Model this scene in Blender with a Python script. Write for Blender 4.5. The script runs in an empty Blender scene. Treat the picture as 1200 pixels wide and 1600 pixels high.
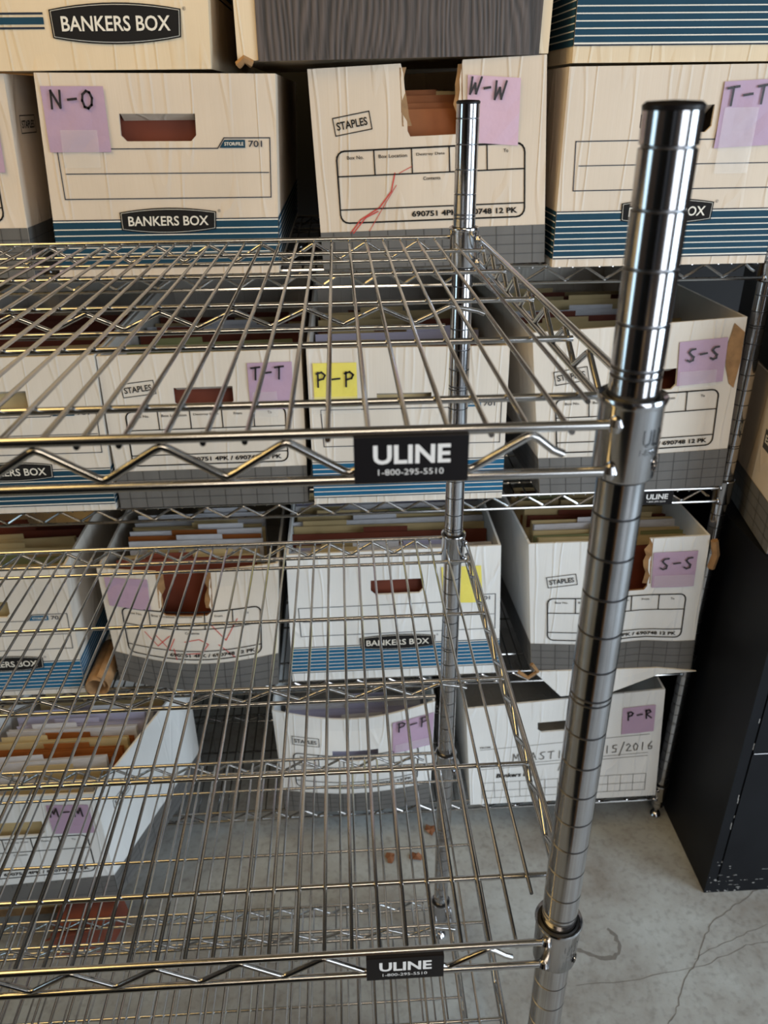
import bpy, math, random
from mathutils import Vector, Matrix
random.seed(7)
S = 0.0254                 # the scene is drawn in inches and stored in metres
FZ = 34.6                  # height of the drawing's origin above the floor, inches
scn = bpy.context.scene
COL = scn.collection
def W(p): return Vector((p[0]*S, p[1]*S, (p[2]+FZ)*S))

# ------------------------------------------------------------------ camera
cam_d = bpy.data.cameras.new('camera'); cam = bpy.data.objects.new('camera', cam_d); COL.objects.link(cam)
cr = (0.99840998, -0.05538892, -0.01046758); cu = (0.03490602, 0.46169061, 0.88635396); cf = (0.04426140, 0.88531003, -0.46288992)
M = Matrix(((cr[0], cu[0], -cf[0], 0), (cr[1], cu[1], -cf[1], 0), (cr[2], cu[2], -cf[2], 0), (0, 0, 0, 1)))
M.translation = W((-5.6621, -14.5733, 20.7669)); cam.matrix_world = M
cam_d.sensor_fit = 'HORIZONTAL'; cam_d.sensor_width = 36; cam_d.lens = 36*1235.594/1200
cam_d.clip_start = 0.02; cam_d.clip_end = 100
cam_d.dof.use_dof = True; cam_d.dof.focus_distance = 30*S; cam_d.dof.aperture_fstop = 15
scn.camera = cam

# ------------------------------------------------------------------ light
world = bpy.data.worlds.new('world'); scn.world = world; world.use_nodes = True
bg = world.node_tree.nodes['Background']; bg.inputs[0].default_value = (0.80, 0.88, 1.0, 1); bg.inputs[1].default_value = 0.03
def area(name, loc, target, sx, sy, power, color):
    l = bpy.data.lights.new(name, 'AREA'); l.shape = 'RECTANGLE'; l.size = sx*S; l.size_y = sy*S
    l.energy = power; l.color = color
    o = bpy.data.objects.new(name, l); COL.objects.link(o); o.location = W(loc)
    o.rotation_euler = (W(target)-W(loc)).to_track_quat('-Z', 'Y').to_euler()
    return o
area('daylight_doorway', (104, -34, 16), (-10, 22, -12), 50, 80, 80, (0.74, 0.88, 1.0))
area('daylight_doorway_rear', (50, -104, 14), (0, 20, -4), 66, 84, 52, (0.86, 0.93, 1.0))
area('side_window', (-100, -6, 4), (0, 14, -10), 26, 56, 10, (0.60, 0.86, 1.0))
area('ceiling_lamp', (-52, 4, 78), (-20, 16, 0), 68, 60, 46, (1.0, 0.66, 0.24))
area('ceiling_lamp_front', (-8, -70, 78), (-4, 32, 22), 40, 24, 17, (1.0, 0.83, 0.62))
scn.view_settings.view_transform = 'Standard'; scn.view_settings.look = 'None'
scn.view_settings.gamma = 1; scn.view_settings.use_curve_mapping = False
scn.view_settings.exposure = 0.0

# ------------------------------------------------------------------ materials
def mat(name, col, rough=0.6, metal=0.0, bump=None, spec=0.5, var=None, alpha=1.0):
    m = bpy.data.materials.new(name); m.use_nodes = True; nt = m.node_tree; b = nt.nodes['Principled BSDF']
    b.inputs['Base Color'].default_value = (*col, 1); b.inputs['Roughness'].default_value = rough
    b.inputs['Metallic'].default_value = metal; b.inputs['Specular IOR Level'].default_value = spec
    b.inputs['Alpha'].default_value = alpha
    tc = nt.nodes.new('ShaderNodeTexCoord')
    def noise(scale3, sc, detail=4):
        mp = nt.nodes.new('ShaderNodeMapping'); mp.inputs['Scale'].default_value = scale3
        nt.links.new(tc.outputs['Object'], mp.inputs[0])
        n = nt.nodes.new('ShaderNodeTexNoise'); n.inputs['Scale'].default_value = sc; n.inputs['Detail'].default_value = detail
        nt.links.new(mp.outputs[0], n.inputs['Vector']); return n
    if var:
        n = noise(var[0], var[1]); r = nt.nodes.new('ShaderNodeValToRGB')
        r.color_ramp.elements[0].position = 0.3; r.color_ramp.elements[1].position = 0.7
        r.color_ramp.elements[0].color = (*[c*var[2] for c in col], 1); r.color_ramp.elements[1].color = (*col, 1)
        nt.links.new(n.outputs[0], r.inputs[0]); nt.links.new(r.outputs[0], b.inputs['Base Color'])
    if bump:
        n = noise(bump[0], bump[1]); bp = nt.nodes.new('ShaderNodeBump'); bp.inputs['Strength'].default_value = bump[2]
        bp.inputs['Distance'].default_value = bump[3]
        nt.links.new(n.outputs[0], bp.inputs['Height']); nt.links.new(bp.outputs[0], b.inputs['Normal'])
    return m
def board(name, col, dark=0.9):
    """corrugated board: fine vertical flutes, a few sharp vertical creases, faint soiling"""
    m = mat(name, col, 0.62, spec=0.3, var=((1, 1, 0.5), 14, dark)); nt = m.node_tree; b = nt.nodes['Principled BSDF']
    tc = nt.nodes.new('ShaderNodeTexCoord')
    mp = nt.nodes.new('ShaderNodeMapping'); mp.inputs['Scale'].default_value = (1, 0.6, 0.05); nt.links.new(tc.outputs['Object'], mp.inputs[0])
    n1 = nt.nodes.new('ShaderNodeTexNoise'); n1.inputs['Scale'].default_value = 170; n1.inputs['Detail'].default_value = 2
    n2 = nt.nodes.new('ShaderNodeTexNoise'); n2.inputs['Scale'].default_value = 26; n2.inputs['Detail'].default_value = 1
    mp2 = nt.nodes.new('ShaderNodeMapping'); mp2.inputs['Scale'].default_value = (1, 0.6, 0.12); nt.links.new(tc.outputs['Object'], mp2.inputs[0])
    nt.links.new(mp.outputs[0], n1.inputs['Vector']); nt.links.new(mp2.outputs[0], n2.inputs['Vector'])
    # crease = narrow peak where n2 crosses 0.5
    s = nt.nodes.new('ShaderNodeMath'); s.operation = 'SUBTRACT'; s.inputs[1].default_value = 0.5; nt.links.new(n2.outputs[0], s.inputs[0])
    a = nt.nodes.new('ShaderNodeMath'); a.operation = 'ABSOLUTE'; nt.links.new(s.outputs[0], a.inputs[0])
    r = nt.nodes.new('ShaderNodeMapRange'); r.inputs[1].default_value = 0.0; r.inputs[2].default_value = 0.035; r.inputs[3].default_value = 1.0; r.inputs[4].default_value = 0.0
    nt.links.new(a.outputs[0], r.inputs[0])
    ad = nt.nodes.new('ShaderNodeMath'); ad.operation = 'MULTIPLY_ADD'; ad.inputs[1].default_value = 0.35
    nt.links.new(n1.outputs[0], ad.inputs[0]); nt.links.new(r.outputs[0], ad.inputs[2])
    bp = nt.nodes.new('ShaderNodeBump'); bp.inputs['Strength'].default_value = 0.75; bp.inputs['Distance'].default_value = 0.0012
    nt.links.new(ad.outputs[0], bp.inputs['Height']); nt.links.new(bp.outputs[0], b.inputs['Normal'])
    return m
MT = {}
MT['chrome'] = mat('chrome_plated_steel', (0.50, 0.50, 0.52), 0.13, 1.0, bump=((1, 1, 0.3), 60, 0.05, 0.0006), var=((1, 1, 1), 45, 0.86))
MT['wire'] = mat('chrome_wire', (0.52, 0.52, 0.52), 0.17, 1.0, var=((1, 1, 1), 30, 0.85))
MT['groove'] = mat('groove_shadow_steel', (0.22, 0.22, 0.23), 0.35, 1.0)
MT['collar'] = mat('cast_collar_steel', (0.48, 0.48, 0.50), 0.16, 1.0, bump=((1, 1, 1), 200, 0.06, 0.0004))
MT['plastic'] = mat('black_plastic', (0.006, 0.005, 0.006), 0.4, spec=0.25)
MT['rubber'] = mat('black_sleeve', (0.01, 0.01, 0.01), 0.5)
MT['board'] = board('warm_lit_white_corrugated_board', (0.69, 0.585, 0.475))  # white board with the warm ceiling light put into its colour
MT['board_mid'] = board('half_warm_lit_corrugated_board', (0.71, 0.655, 0.585))  # same white board, less of the warm light in its colour
MT['board_cream'] = board('cream_corrugated_board', (0.74, 0.60, 0.42))
MT['board_cool'] = board('bright_white_board', (0.76, 0.76, 0.75))
MT['kraft'] = mat('kraft_board', (0.36, 0.20, 0.085), 0.8, var=((1, 1, 1), 60, 0.6), bump=((1, 1, 1), 180, 0.5, 0.001))
MT['blue'] = mat('blue_ink', (0.012, 0.055, 0.095), 0.7, spec=0.2, var=((1, 1, 1), 25, 0.85))
MT['bright_blue'] = mat('bright_blue_ink', (0.015, 0.12, 0.24), 0.7, spec=0.2, var=((1, 1, 1), 25, 0.85))
MT['navy'] = mat('navy_line_ink', (0.022, 0.03, 0.05), 0.8, spec=0.15)
MT['black'] = mat('black_ink', (0.014, 0.013, 0.013), 0.8, spec=0.15)
MT['grey'] = mat('grey_ink', (0.135, 0.13, 0.125), 0.6, var=((1, 1, 0.3), 30, 0.82))
MT['grid'] = mat('dark_grid_ink', (0.06, 0.058, 0.056), 0.6)
MT['whiteink'] = mat('white_print', (0.74, 0.70, 0.62), 0.55)
MT['white'] = mat('white_lettering', (0.80, 0.80, 0.80), 0.45)
MT['purple'] = mat('purple_paper', (0.43, 0.30, 0.42), 0.6, bump=((1, 1, 1), 22, 0.6, 0.004))
MT['pink'] = mat('pink_lilac_paper', (0.60, 0.41, 0.52), 0.6, bump=((1, 1, 1), 22, 0.6, 0.004))
MT['yellow'] = mat('yellow_paper', (0.78, 0.68, 0.13), 0.6, bump=((1, 1, 1), 22, 0.6, 0.004))
MT['marker'] = mat('black_marker', (0.018, 0.014, 0.018), 0.5)
MT['pencil'] = mat('grey_marker', (0.10, 0.095, 0.09), 0.5)
MT['red'] = mat('red_crayon', (0.55, 0.06, 0.05), 0.6)
MT['tape'] = mat('clear_tape', (0.80, 0.80, 0.80), 0.15, spec=0.8, alpha=0.22, bump=((1, 1, 1), 40, 0.5, 0.003))
MT['manila'] = mat('manila_card', (0.58, 0.44, 0.22), 0.7, var=((1, 1, 1), 20, 0.85))
MT['paper'] = mat('white_paper', (0.66, 0.65, 0.68), 0.7, var=((1, 1, 9), 60, 0.82))
MT['lilac'] = mat('pale_lilac_paper', (0.46, 0.44, 0.58), 0.7)
MT['redbrown'] = mat('red_brown_card', (0.17, 0.035, 0.014), 0.7, var=((1, 1, 1), 20, 0.75))
MT['orange'] = mat('orange_brown_card', (0.34, 0.10, 0.016), 0.6, var=((1, 1, 1), 18, 0.75))
MT['green'] = mat('olive_card', (0.22, 0.23, 0.10), 0.7)
MT['cabinet'] = mat('black_enamelled_steel', (0.007, 0.008, 0.011), 0.5, spec=0.18, var=((1, 1, 1), 12, 0.7), bump=((1, 1, 1), 400, 0.1, 0.0004))
MT['scuff'] = mat('bare_scuffed_steel', (0.30, 0.29, 0.28), 0.6)
MT['cabhandle'] = mat('dull_handle_steel', (0.35, 0.35, 0.36), 0.35, 1.0)
MT['leaf'] = mat('dry_leaf', (0.22, 0.09, 0.04), 0.8)
MT['brick'] = mat('brick_red_board', (0.26, 0.07, 0.04), 0.75, var=((1, 1, 1), 20, 0.7))
MT['darkbox'] = mat('dark_charcoal_board', (0.025, 0.024, 0.026), 0.6)
MT['ceiling'] = mat('warm_ceiling_paint', (0.20, 0.16, 0.11), 0.8, var=((1, 1, 1), 3, 0.8))
MT['wall'] = mat('shade_dark_wall_paint', (0.02, 0.02, 0.022), 0.85, var=((1, 1, 1), 4, 0.8))  # near-black colour carries the shade seen behind the boxes
MT['walltan'] = mat('tan_wall_paint', (0.12, 0.085, 0.065), 0.85, var=((1, 1, 1), 4, 0.8))
MT['crack'] = mat('crack_in_concrete', (0.16, 0.15, 0.14), 0.9)
# dark grey wood grain with wavy vertical figure
def woodgrain():
    m = mat('dark_grey_woodgrain', (0.08, 0.07, 0.065), 0.55); nt = m.node_tree; b = nt.nodes['Principled BSDF']
    tc = nt.nodes.new('ShaderNodeTexCoord'); mp = nt.nodes.new('ShaderNodeMapping'); mp.inputs['Scale'].default_value = (1, 1, 0.24)
    nt.links.new(tc.outputs['Object'], mp.inputs[0])
    n = nt.nodes.new('ShaderNodeTexWave'); n.wave_type = 'BANDS'; n.bands_direction = 'X'; n.inputs['Scale'].default_value = 34
    n.inputs['Distortion'].default_value = 44; n.inputs['Detail'].default_value = 2; n.inputs['Detail Scale'].default_value = 0.3; n.inputs['Detail Roughness'].default_value = 0.4
    nt.links.new(mp.outputs[0], n.inputs['Vector'])
    mp2 = nt.nodes.new('ShaderNodeMapping'); mp2.inputs['Scale'].default_value = (1, 1, 0.07); nt.links.new(tc.outputs['Object'], mp2.inputs[0])
    n2 = nt.nodes.new('ShaderNodeTexNoise'); n2.inputs['Scale'].default_value = 260; n2.inputs['Detail'].default_value = 3; nt.links.new(mp2.outputs[0], n2.inputs['Vector'])
    ad = nt.nodes.new('ShaderNodeMath'); ad.operation = 'MULTIPLY_ADD'; ad.inputs[1].default_value = 0.42; nt.links.new(n.outputs[1], ad.inputs[0]); nt.links.new(n2.outputs[0], ad.inputs[2])
    r = nt.nodes.new('ShaderNodeValToRGB'); e = r.color_ramp.elements
    e[0].position = 0.42; e[0].color = (0.022, 0.018, 0.017, 1); e[1].position = 1.0; e[1].color = (0.10, 0.078, 0.070, 1)
    nt.links.new(ad.outputs[0], r.inputs[0]); nt.links.new(r.outputs[0], b.inputs['Base Color'])
    bp = nt.nodes.new('ShaderNodeBump'); bp.inputs['Strength'].default_value = 0.4; bp.inputs['Distance'].default_value = 0.0015
    nt.links.new(ad.outputs[0], bp.inputs['Height']); nt.links.new(bp.outputs[0], b.inputs['Normal'])
    return m
MT['wood'] = woodgrain()
def concrete():
    m = mat('concrete_floor', (0.4, 0.4, 0.4), 0.55); nt = m.node_tree; b = nt.nodes['Principled BSDF']
    tc = nt.nodes.new('ShaderNodeTexCoord')
    n = nt.nodes.new('ShaderNodeTexNoise'); n.inputs['Scale'].default_value = 5; n.inputs['Detail'].default_value = 9; n.inputs['Roughness'].default_value = 0.62
    nt.links.new(tc.outputs['Object'], n.inputs['Vector'])
    r = nt.nodes.new('ShaderNodeValToRGB'); e = r.color_ramp.elements
    e[0].position = 0.34; e[0].color = (0.23, 0.215, 0.195, 1); e[1].position = 0.64; e[1].color = (0.42, 0.45, 0.455, 1)
    nt.links.new(n.outputs[0], r.inputs[0])
    n2 = nt.nodes.new('ShaderNodeTexNoise'); n2.inputs['Scale'].default_value = 90; n2.inputs['Detail'].default_value = 6; nt.links.new(tc.outputs['Object'], n2.inputs['Vector'])
    r2 = nt.nodes.new('ShaderNodeValToRGB'); e = r2.color_ramp.elements
    e[0].position = 0.28; e[0].color = (0.62, 0.60, 0.58, 1); e[1].position = 0.5; e[1].color = (1, 1, 1, 1); nt.links.new(n2.outputs[0], r2.inputs[0])
    mx = nt.nodes.new('ShaderNodeMixRGB'); mx.blend_type = 'MULTIPLY'; mx.inputs[0].default_value = 0.6
    nt.links.new(r.outputs[0], mx.inputs[1]); nt.links.new(r2.outputs[0], mx.inputs[2]); nt.links.new(mx.outputs[0], b.inputs['Base Color'])
    bp = nt.nodes.new('ShaderNodeBump'); bp.inputs['Strength'].default_value = 0.25; bp.inputs['Distance'].default_value = 0.002
    nt.links.new(n2.outputs[0], bp.inputs['Height']); nt.links.new(bp.outputs[0], b.inputs['Normal'])
    return m
MT['concrete'] = concrete()

# ------------------------------------------------------------------ mesh helpers (all in drawing inches)
class G:
    def __init__(s): s.v = []; s.f = []; s.m = []; s.mats = []; s.sm = []
    def mi(s, k):
        if k not in s.mats: s.mats.append(k)
        return s.mats.index(k)
    def add(s, vs, fs, k, smooth=False):
        o = len(s.v); s.v += [tuple(v) for v in vs]; i = s.mi(k)
        for f in fs: s.f.append([o+a for a in f]); s.m.append(i); s.sm.append(smooth)
    def quad(s, a, b, c, d, k): s.add([a, b, c, d], [(0, 1, 2, 3)], k)
    def box(s, lo, hi, k):
        x0, y0, z0 = lo; x1, y1, z1 = hi
        s.add([(x0,y0,z0),(x1,y0,z0),(x1,y1,z0),(x0,y1,z0),(x0,y0,z1),(x1,y0,z1),(x1,y1,z1),(x0,y1,z1)],
              [(3,2,1,0),(4,5,6,7),(0,1,5,4),(1,2,6,5),(2,3,7,6),(3,0,4,7)], k)
    def hexa(s, p, k):   # 8 corners: bottom 4 (ccw) then top 4
        s.add(p, [(3,2,1,0),(4,5,6,7),(0,1,5,4),(1,2,6,5),(2,3,7,6),(3,0,4,7)], k)
    def tube(s, path, r, k, n=8, cap=True):
        P = [Vector(p) for p in path]; vs = []; fs = []; up0 = None
        for i, p in enumerate(P):
            t = ((P[i]-P[i-1]).normalized() if i else Vector()) + ((P[i+1]-P[i]).normalized() if i < len(P)-1 else Vector())
            t.normalize()
            if up0 is None: up0 = Vector((0,0,1)) if abs(t.z) < .9 else Vector((1,0,0))
            a = t.cross(up0).normalized(); b = a.cross(t).normalized(); up0 = b
            for j in range(n):
                w = 2*math.pi*j/n; vs.append(p + r*(math.cos(w)*a + math.sin(w)*b))
        for i in range(len(P)-1):
            for j in range(n): fs.append((i*n+j, i*n+(j+1)%n, (i+1)*n+(j+1)%n, (i+1)*n+j))
        if cap: fs.append(tuple(range(n))); fs.append(tuple((len(P)-1)*n+j for j in reversed(range(n))))
        s.add(vs, fs, k, True)
    def lathe(s, c, prof, n=40, close=True):   # prof: (r, z, material)
        vs = []
        for r, z, _ in prof:
            for j in range(n):
                w = 2*math.pi*j/n; vs.append((c[0]+r*math.cos(w), c[1]+r*math.sin(w), c[2]+z))
        for i in range(len(prof)-1):
            s.add([], [], prof[i][2])
        o = len(s.v); s.v += vs
        for i in range(len(prof)-1):
            k = s.mi(prof[i][2])
            for j in range(n):
                s.f.append([o+i*n+j, o+i*n+(j+1)%n, o+(i+1)*n+(j+1)%n, o+(i+1)*n+j]); s.m.append(k); s.sm.append(True)
    def build(s, name, parent=None, origin=None, sharp=True):
        if parent is not None and origin is None: origin = parent['_o']
        if origin is None:
            xs = [v[0] for v in s.v]; ys = [v[1] for v in s.v]; zs = [v[2] for v in s.v]
            origin = ((min(xs)+max(xs))/2, (min(ys)+max(ys))/2, min(zs))
        me = bpy.data.meshes.new(name)
        me.from_pydata([((x-origin[0])*S, (y-origin[1])*S, (z-origin[2])*S) for x, y, z in s.v], [], s.f)
        for k in s.mats: me.materials.append(MT[k])
        me.polygons.foreach_set('material_index', s.m); me.polygons.foreach_set('use_smooth', s.sm)
        me.update()
        if sharp and any(s.sm): me.set_sharp_from_angle(angle=math.radians(42))
        o = bpy.data.objects.new(name, me); COL.objects.link(o)
        if parent is not None: o.parent = parent; o['_o'] = tuple(parent['_o'])
        else: o.location = W(origin); o['_o'] = tuple(origin)
        return o
def empty(name, origin, parent=None):
    o = bpy.data.objects.new(name, None); COL.objects.link(o); o.empty_display_size = 0.05
    if parent is not None:
        o.parent = parent; po = parent['_o']; o.location = [(origin[i]-po[i])*S for i in range(3)]
    else: o.location = W(origin)
    o['_o'] = tuple(origin); return o
def tag(o, label, cat, group=None):
    o['label'] = label; o['category'] = cat
    if group: o['group'] = group
    return o
TC = {}
def text2d(txt, bold=0.0, shear=0.0):
    key = (txt, bold, shear)
    if key not in TC:
        cu_ = bpy.data.curves.new('t', 'FONT'); cu_.body = txt; cu_.size = 1; cu_.offset = bold; cu_.shear = shear; cu_.resolution_u = 3
        ob = bpy.data.objects.new('t', cu_); COL.objects.link(ob)
        dg = bpy.context.evaluated_depsgraph_get(); me = ob.evaluated_get(dg).to_mesh()
        vs = [(v.co.x, v.co.y) for v in me.vertices]; fs = [tuple(p.vertices) for p in me.polygons]
        ob.evaluated_get(dg).to_mesh_clear(); bpy.data.objects.remove(ob); bpy.data.curves.remove(cu_)
        x0 = min(v[0] for v in vs); x1 = max(v[0] for v in vs); y0 = min(v[1] for v in vs); y1 = max(v[1] for v in vs)
        TC[key] = ([((v[0]-x0)/(x1-x0), (v[1]-y0)/(y1-y0)) for v in vs], fs)
    return TC[key]
GL = {  # hand-drawn letters, strokes in a 0.7 x 1 cell
 'N': [[(0,0),(.03,1),(.55,.05),(.6,1)]], 'O': [[(.3,1),(.06,.8),(0,.45),(.12,.08),(.35,0),(.58,.2),(.64,.6),(.5,.92),(.3,1)]],
 'T': [[(0,.93),(.66,1)],[(.34,.97),(.28,0)]], 'P': [[(.08,0),(.1,.98)],[(.02,.9),(.35,1),(.58,.8),(.45,.55),(.1,.45)]],
 'S': [[(.6,.98),(.3,.95),(.12,.75),(.3,.52),(.5,.35),(.45,.08),(.2,0),(0,.12)]],
 'W': [[(0,1),(.06,0),(.3,.62),(.5,.02),(.68,1)]], 'M': [[(0,0),(.1,1),(.32,.35),(.58,.95),(.66,0)]],
 'R': [[(.1,0),(.08,1)],[(0,.93),(.4,1),(.55,.75),(.1,.5),(.62,0)]], '-': [[(.1,.5),(.6,.55)]],
 'A': [[(0,0),(.3,1),(.62,0)],[(.12,.38),(.5,.4)]], '2': [[(.05,.8),(.3,1),(.5,.75),(.05,.05),(.6,.03)]],
 '0': [[(.3,1),(.05,.6),(.15,.05),(.45,.1),(.55,.6),(.3,1)]], '1': [[(.3,1),(.25,0)]], '5': [[(.55,1),(.15,.95),(.12,.6),(.5,.5),(.45,.05),(.05,.05)]],
 '6': [[(.5,1),(.12,.5),(.15,.05),(.5,.05),(.52,.4),(.15,.42)]], '/': [[(.6,1.3),(.05,-.5)]],
 'C': [[(.6,.9),(.3,1),(.05,.5),(.3,0),(.6,.15)]], 'H': [[(.05,1),(.05,0)],[(.05,.5),(.55,.52)],[(.55,1),(.55,0)]],
 'K': [[(.08,1),(.08,0)],[(.55,1),(.1,.45),(.6,0)]], 'E': [[(.55,1),(.08,.98),(.05,.02),(.58,0)],[(.07,.52),(.45,.52)]], ' ': []}

# ------------------------------------------------------------------ cardboard boxes
class Box:
    """file box; (U, V) run in inches over the front face, which is warped between four corners"""
    def __init__(s, label, bl, br, tl, tr, depth=24, ddir=(0, 1, 0), bulge=0.0, wave=None, board='board', lo=0.0):
        s.c = [Vector(p) for p in (bl, br, tl, tr)]; s.w = (s.c[1]-s.c[0]).length; s.h = (s.c[2]-s.c[0]).length
        s.D = Vector(ddir).normalized(); s.dep = depth; s.b = bulge; s.wave = wave; s.board = board
        s.root = empty('file_box', tuple((s.c[0]+s.c[1])/2)); tag(s.root, label, 'box', 'cardboard file boxes')
        s.ink = G(); s.band = G(); s.logo = G(); s.mark = G(); s.nx = 30
    def F(s, U, V, off=0.0):
        u = U/s.w; v = V/s.h
        p = (1-u)*(1-v)*s.c[0]+u*(1-v)*s.c[1]+(1-u)*v*s.c[2]+u*v*s.c[3]
        uu = min(max(u, 0), 1); vv = min(max(v, 0), 1)
        p = p - s.D*(off + s.b*math.sin(math.pi*uu)*(0.35+0.65*math.sin(math.pi*min(vv+.12, 1))))
        if s.wave: p = p + Vector((0, 0, 1))*s.wave(uu, vv)
        return p
    def Sd(s, side, T, V, off=0.0):   # side wall, T inches back from the front edge
        a = s.F(0 if side < 0 else s.w, V)
        n = Vector((side, 0, 0)); return a + s.D*T + n*off
    def rect(s, g, U0, V0, U1, V1, k, off=0.03, n=None):
        n = n or (max(1, int(s.nx*(U1-U0)/s.w)) if (s.b or s.wave) else 1)
        bent = s.b or s.wave; m = max(1, math.ceil((V1-V0)/.45)) if bent else 1
        if bent: off += .03
        for i in range(n):
            a = U0+(U1-U0)*i/n; b = U0+(U1-U0)*(i+1)/n
            for j in range(m):
                c = V0+(V1-V0)*j/m; d = V0+(V1-V0)*(j+1)/m
                g.quad(s.F(a, c, off), s.F(b, c, off), s.F(b, d, off), s.F(a, d, off), k)
    def poly(s, g, pts, k, off=0.03): g.add([s.F(x, y, off) for x, y in pts], [tuple(range(len(pts)))], k)
    def line(s, g, pts, wd, k, off=0.03, f=None):
        f = f or s.F
        if s.b or s.wave: off += .03
        for (x0, y0), (x1, y1) in zip(pts[:-1], pts[1:]):
            d = math.hypot(x1-x0, y1-y0) or 1e-6; ex = (x1-x0)/d*wd/2; ey = (y1-y0)/d*wd/2; nx = -ey; ny = ex
            n = max(1, int(d/1.0)) if (s.b or s.wave) else 1
            for i in range(n):
                ax = x0-ex+(x1-x0+2*ex)*i/n; ay = y0-ey+(y1-y0+2*ey)*i/n; bx = x0-ex+(x1-x0+2*ex)*(i+1)/n; by = y0-ey+(y1-y0+2*ey)*(i+1)/n
                g.quad(f(ax-nx, ay-ny, off), f(bx-nx, by-ny, off), f(bx+nx, by+ny, off), f(ax+nx, ay+ny, off), k)
    def text(s, g, txt, U, V, w, h, k, off=0.045, rot=0.0, bold=0.02, f=None, shear=0.0):
        if s.b or s.wave: off += .03
        f = f or s.F; vs, fs = text2d(txt, bold, shear); c, sn = math.cos(rot), math.sin(rot)
        g.add([f(U+x*w*c-y*h*sn, V+x*w*sn+y*h*c, off) for x, y in vs], fs, k)
    def hand(s, g, txt, U, V, h, k='marker', wd=0.115, off=0.09, rot=0.0, adv=0.95, slant=0.0):
        c, sn = math.cos(rot), math.sin(rot)
        for i, ch in enumerate(txt):
            for st in GL[ch]:
                pts = [((i*adv+x+slant*y)*h, y*h) for x, y in st]
                s.line(g, [(U+a*c-b*sn, V+a*sn+b*c) for a, b in pts], wd, k, off)
    def build(s, hole=None, holes_kraft='kraft', torn=False, topedge=0.0, side_band=None, seed=0):
        rnd = random.Random(seed); th = 0.16
        us = {0, s.w}; vs = {0, s.h}; step = 0.8 if (s.b or s.wave) else 2.5
        if hole: us |= {hole[0], hole[0]+.28, hole[2]-.28, hole[2]}; vs |= {hole[1], hole[1]+.28, min(hole[3], s.h)}
        def fill(st):
            L = sorted(st); out = []
            for a, b in zip(L[:-1], L[1:]):
                n = max(1, int(math.ceil((b-a)/(0.45 if torn else step)))); out += [a+(b-a)*i/n for i in range(n)]
            return out+[L[-1]]
        us = fill(us); vs = fill(vs); nu, nv = len(us), len(vs)
        g = G(); keep = {}
        def inside(U, V): return hole and hole[0] < U < hole[2] and hole[1] < V < (hole[3] if not torn else 99)
        jit = {}
        for i in range(nu):
            for j in range(nv):
                U, V = us[i], vs[j]
                if torn and hole and V > hole[1]+.2 and (abs(U-hole[0]) < .01 or abs(U-hole[2]) < .01): U += rnd.uniform(-.16, .16)
                if topedge and j == nv-1: V += rnd.uniform(-topedge, topedge)
                jit[i, j] = (U, V)
        F0 = [s.F(*jit[i, j]) for i in range(nu) for j in range(nv)]
        F1 = [p + s.D*th for p in F0]; N = len(F0); g.add(F0+F1, [], s.board)
        idx = lambda i, j: i*nv+j
        edges = {}
        def face(loop):
            k = g.mi(s.board)
            g.f.append(loop); g.m.append(k); g.sm.append(False)
            g.f.append([a+N for a in reversed(loop)]); g.m.append(k); g.sm.append(False)
            for a, b in zip(loop, loop[1:]+loop[:1]): edges[(a, b)] = edges.get((a, b), 0)+1
        for i in range(nu-1):
            for j in range(nv-1):
                mu = (us[i]+us[i+1])/2; mv = (vs[j]+vs[j+1])/2
                q = [idx(i, j), idx(i+1, j), idx(i+1, j+1), idx(i, j+1)]
                if inside(mu, mv):
                    if abs(vs[j]-hole[1]) < .01:
                        if abs(us[i]-hole[0]) < .01: face([q[0], q[1], q[3]])
                        elif abs(us[i+1]-hole[2]) < .01: face([q[0], q[1], q[2]])
                    continue
                face(q)
        for (a, b) in edges:
            if (b, a) not in edges:
                i, j = divmod(a, nv); i2, j2 = divmod(b, nv)
                inh = hole and hole[0]-.3 <= us[i] <= hole[2]+.3 and hole[0]-.3 <= us[i2] <= hole[2]+.3 and min(vs[j], vs[j2]) >= hole[1]-.3 and 0 < i and not (j == nv-1 and j2 == nv-1)
                k = g.mi(holes_kraft if (inh and torn) else s.board)
                g.f.append([b, a, a+N, b+N]); g.m.append(k); g.sm.append(False)
        g.build('front_panel', s.root)
        if torn and hole:
            for U, sg in ((hole[0], 1), (hole[2], -1)):
                g = G(); V = hole[1]+.5; P = []
                while V < s.h+.15: P.append((U-sg*.12, U+sg*rnd.uniform(.08, .42), V)); V += .45
                for (a, b_, v0), (c, d_, v1) in zip(P[:-1], P[1:]):
                    g.quad(s.F(a, v0, .02), s.F(b_, v0, -.10), s.F(d_, v1, -.10), s.F(c, v1, .02), 'kraft')
                g.build('torn_edge', s.root)
        if hole and not torn:
            g = G(); a = s.F(hole[0]+.05, hole[3]-.02)+s.D*th; b_ = s.F(hole[2]-.05, hole[3]-.02)+s.D*th; dn = Vector((0, 0, -.42))+s.D*.75
            q = [a, b_, b_+dn, a+dn]; t_ = Vector((0, 0, .08)); g.hexa([p for p in q]+[p+t_ for p in q], s.board); g.build('handle_flap', s.root)
        for side in (-1, 1):
            g = G(); n = 4; e = -th
            for i in range(n):
                t0 = th+(s.dep-th)*i/n; t1 = th+(s.dep-th)*(i+1)/n
                for (V0, V1) in [(s.h*q/4, s.h*(q+1)/4) for q in range(4)]:
                    g.hexa([s.Sd(side, t0, V0, 0), s.Sd(side, t1, V0, 0), s.Sd(side, t1, V0, e), s.Sd(side, t0, V0, e),
                            s.Sd(side, t0, V1, 0), s.Sd(side, t1, V1, 0), s.Sd(side, t1, V1, e), s.Sd(side, t0, V1, e)], s.board)
            g.build('side_panel', s.root)
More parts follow.
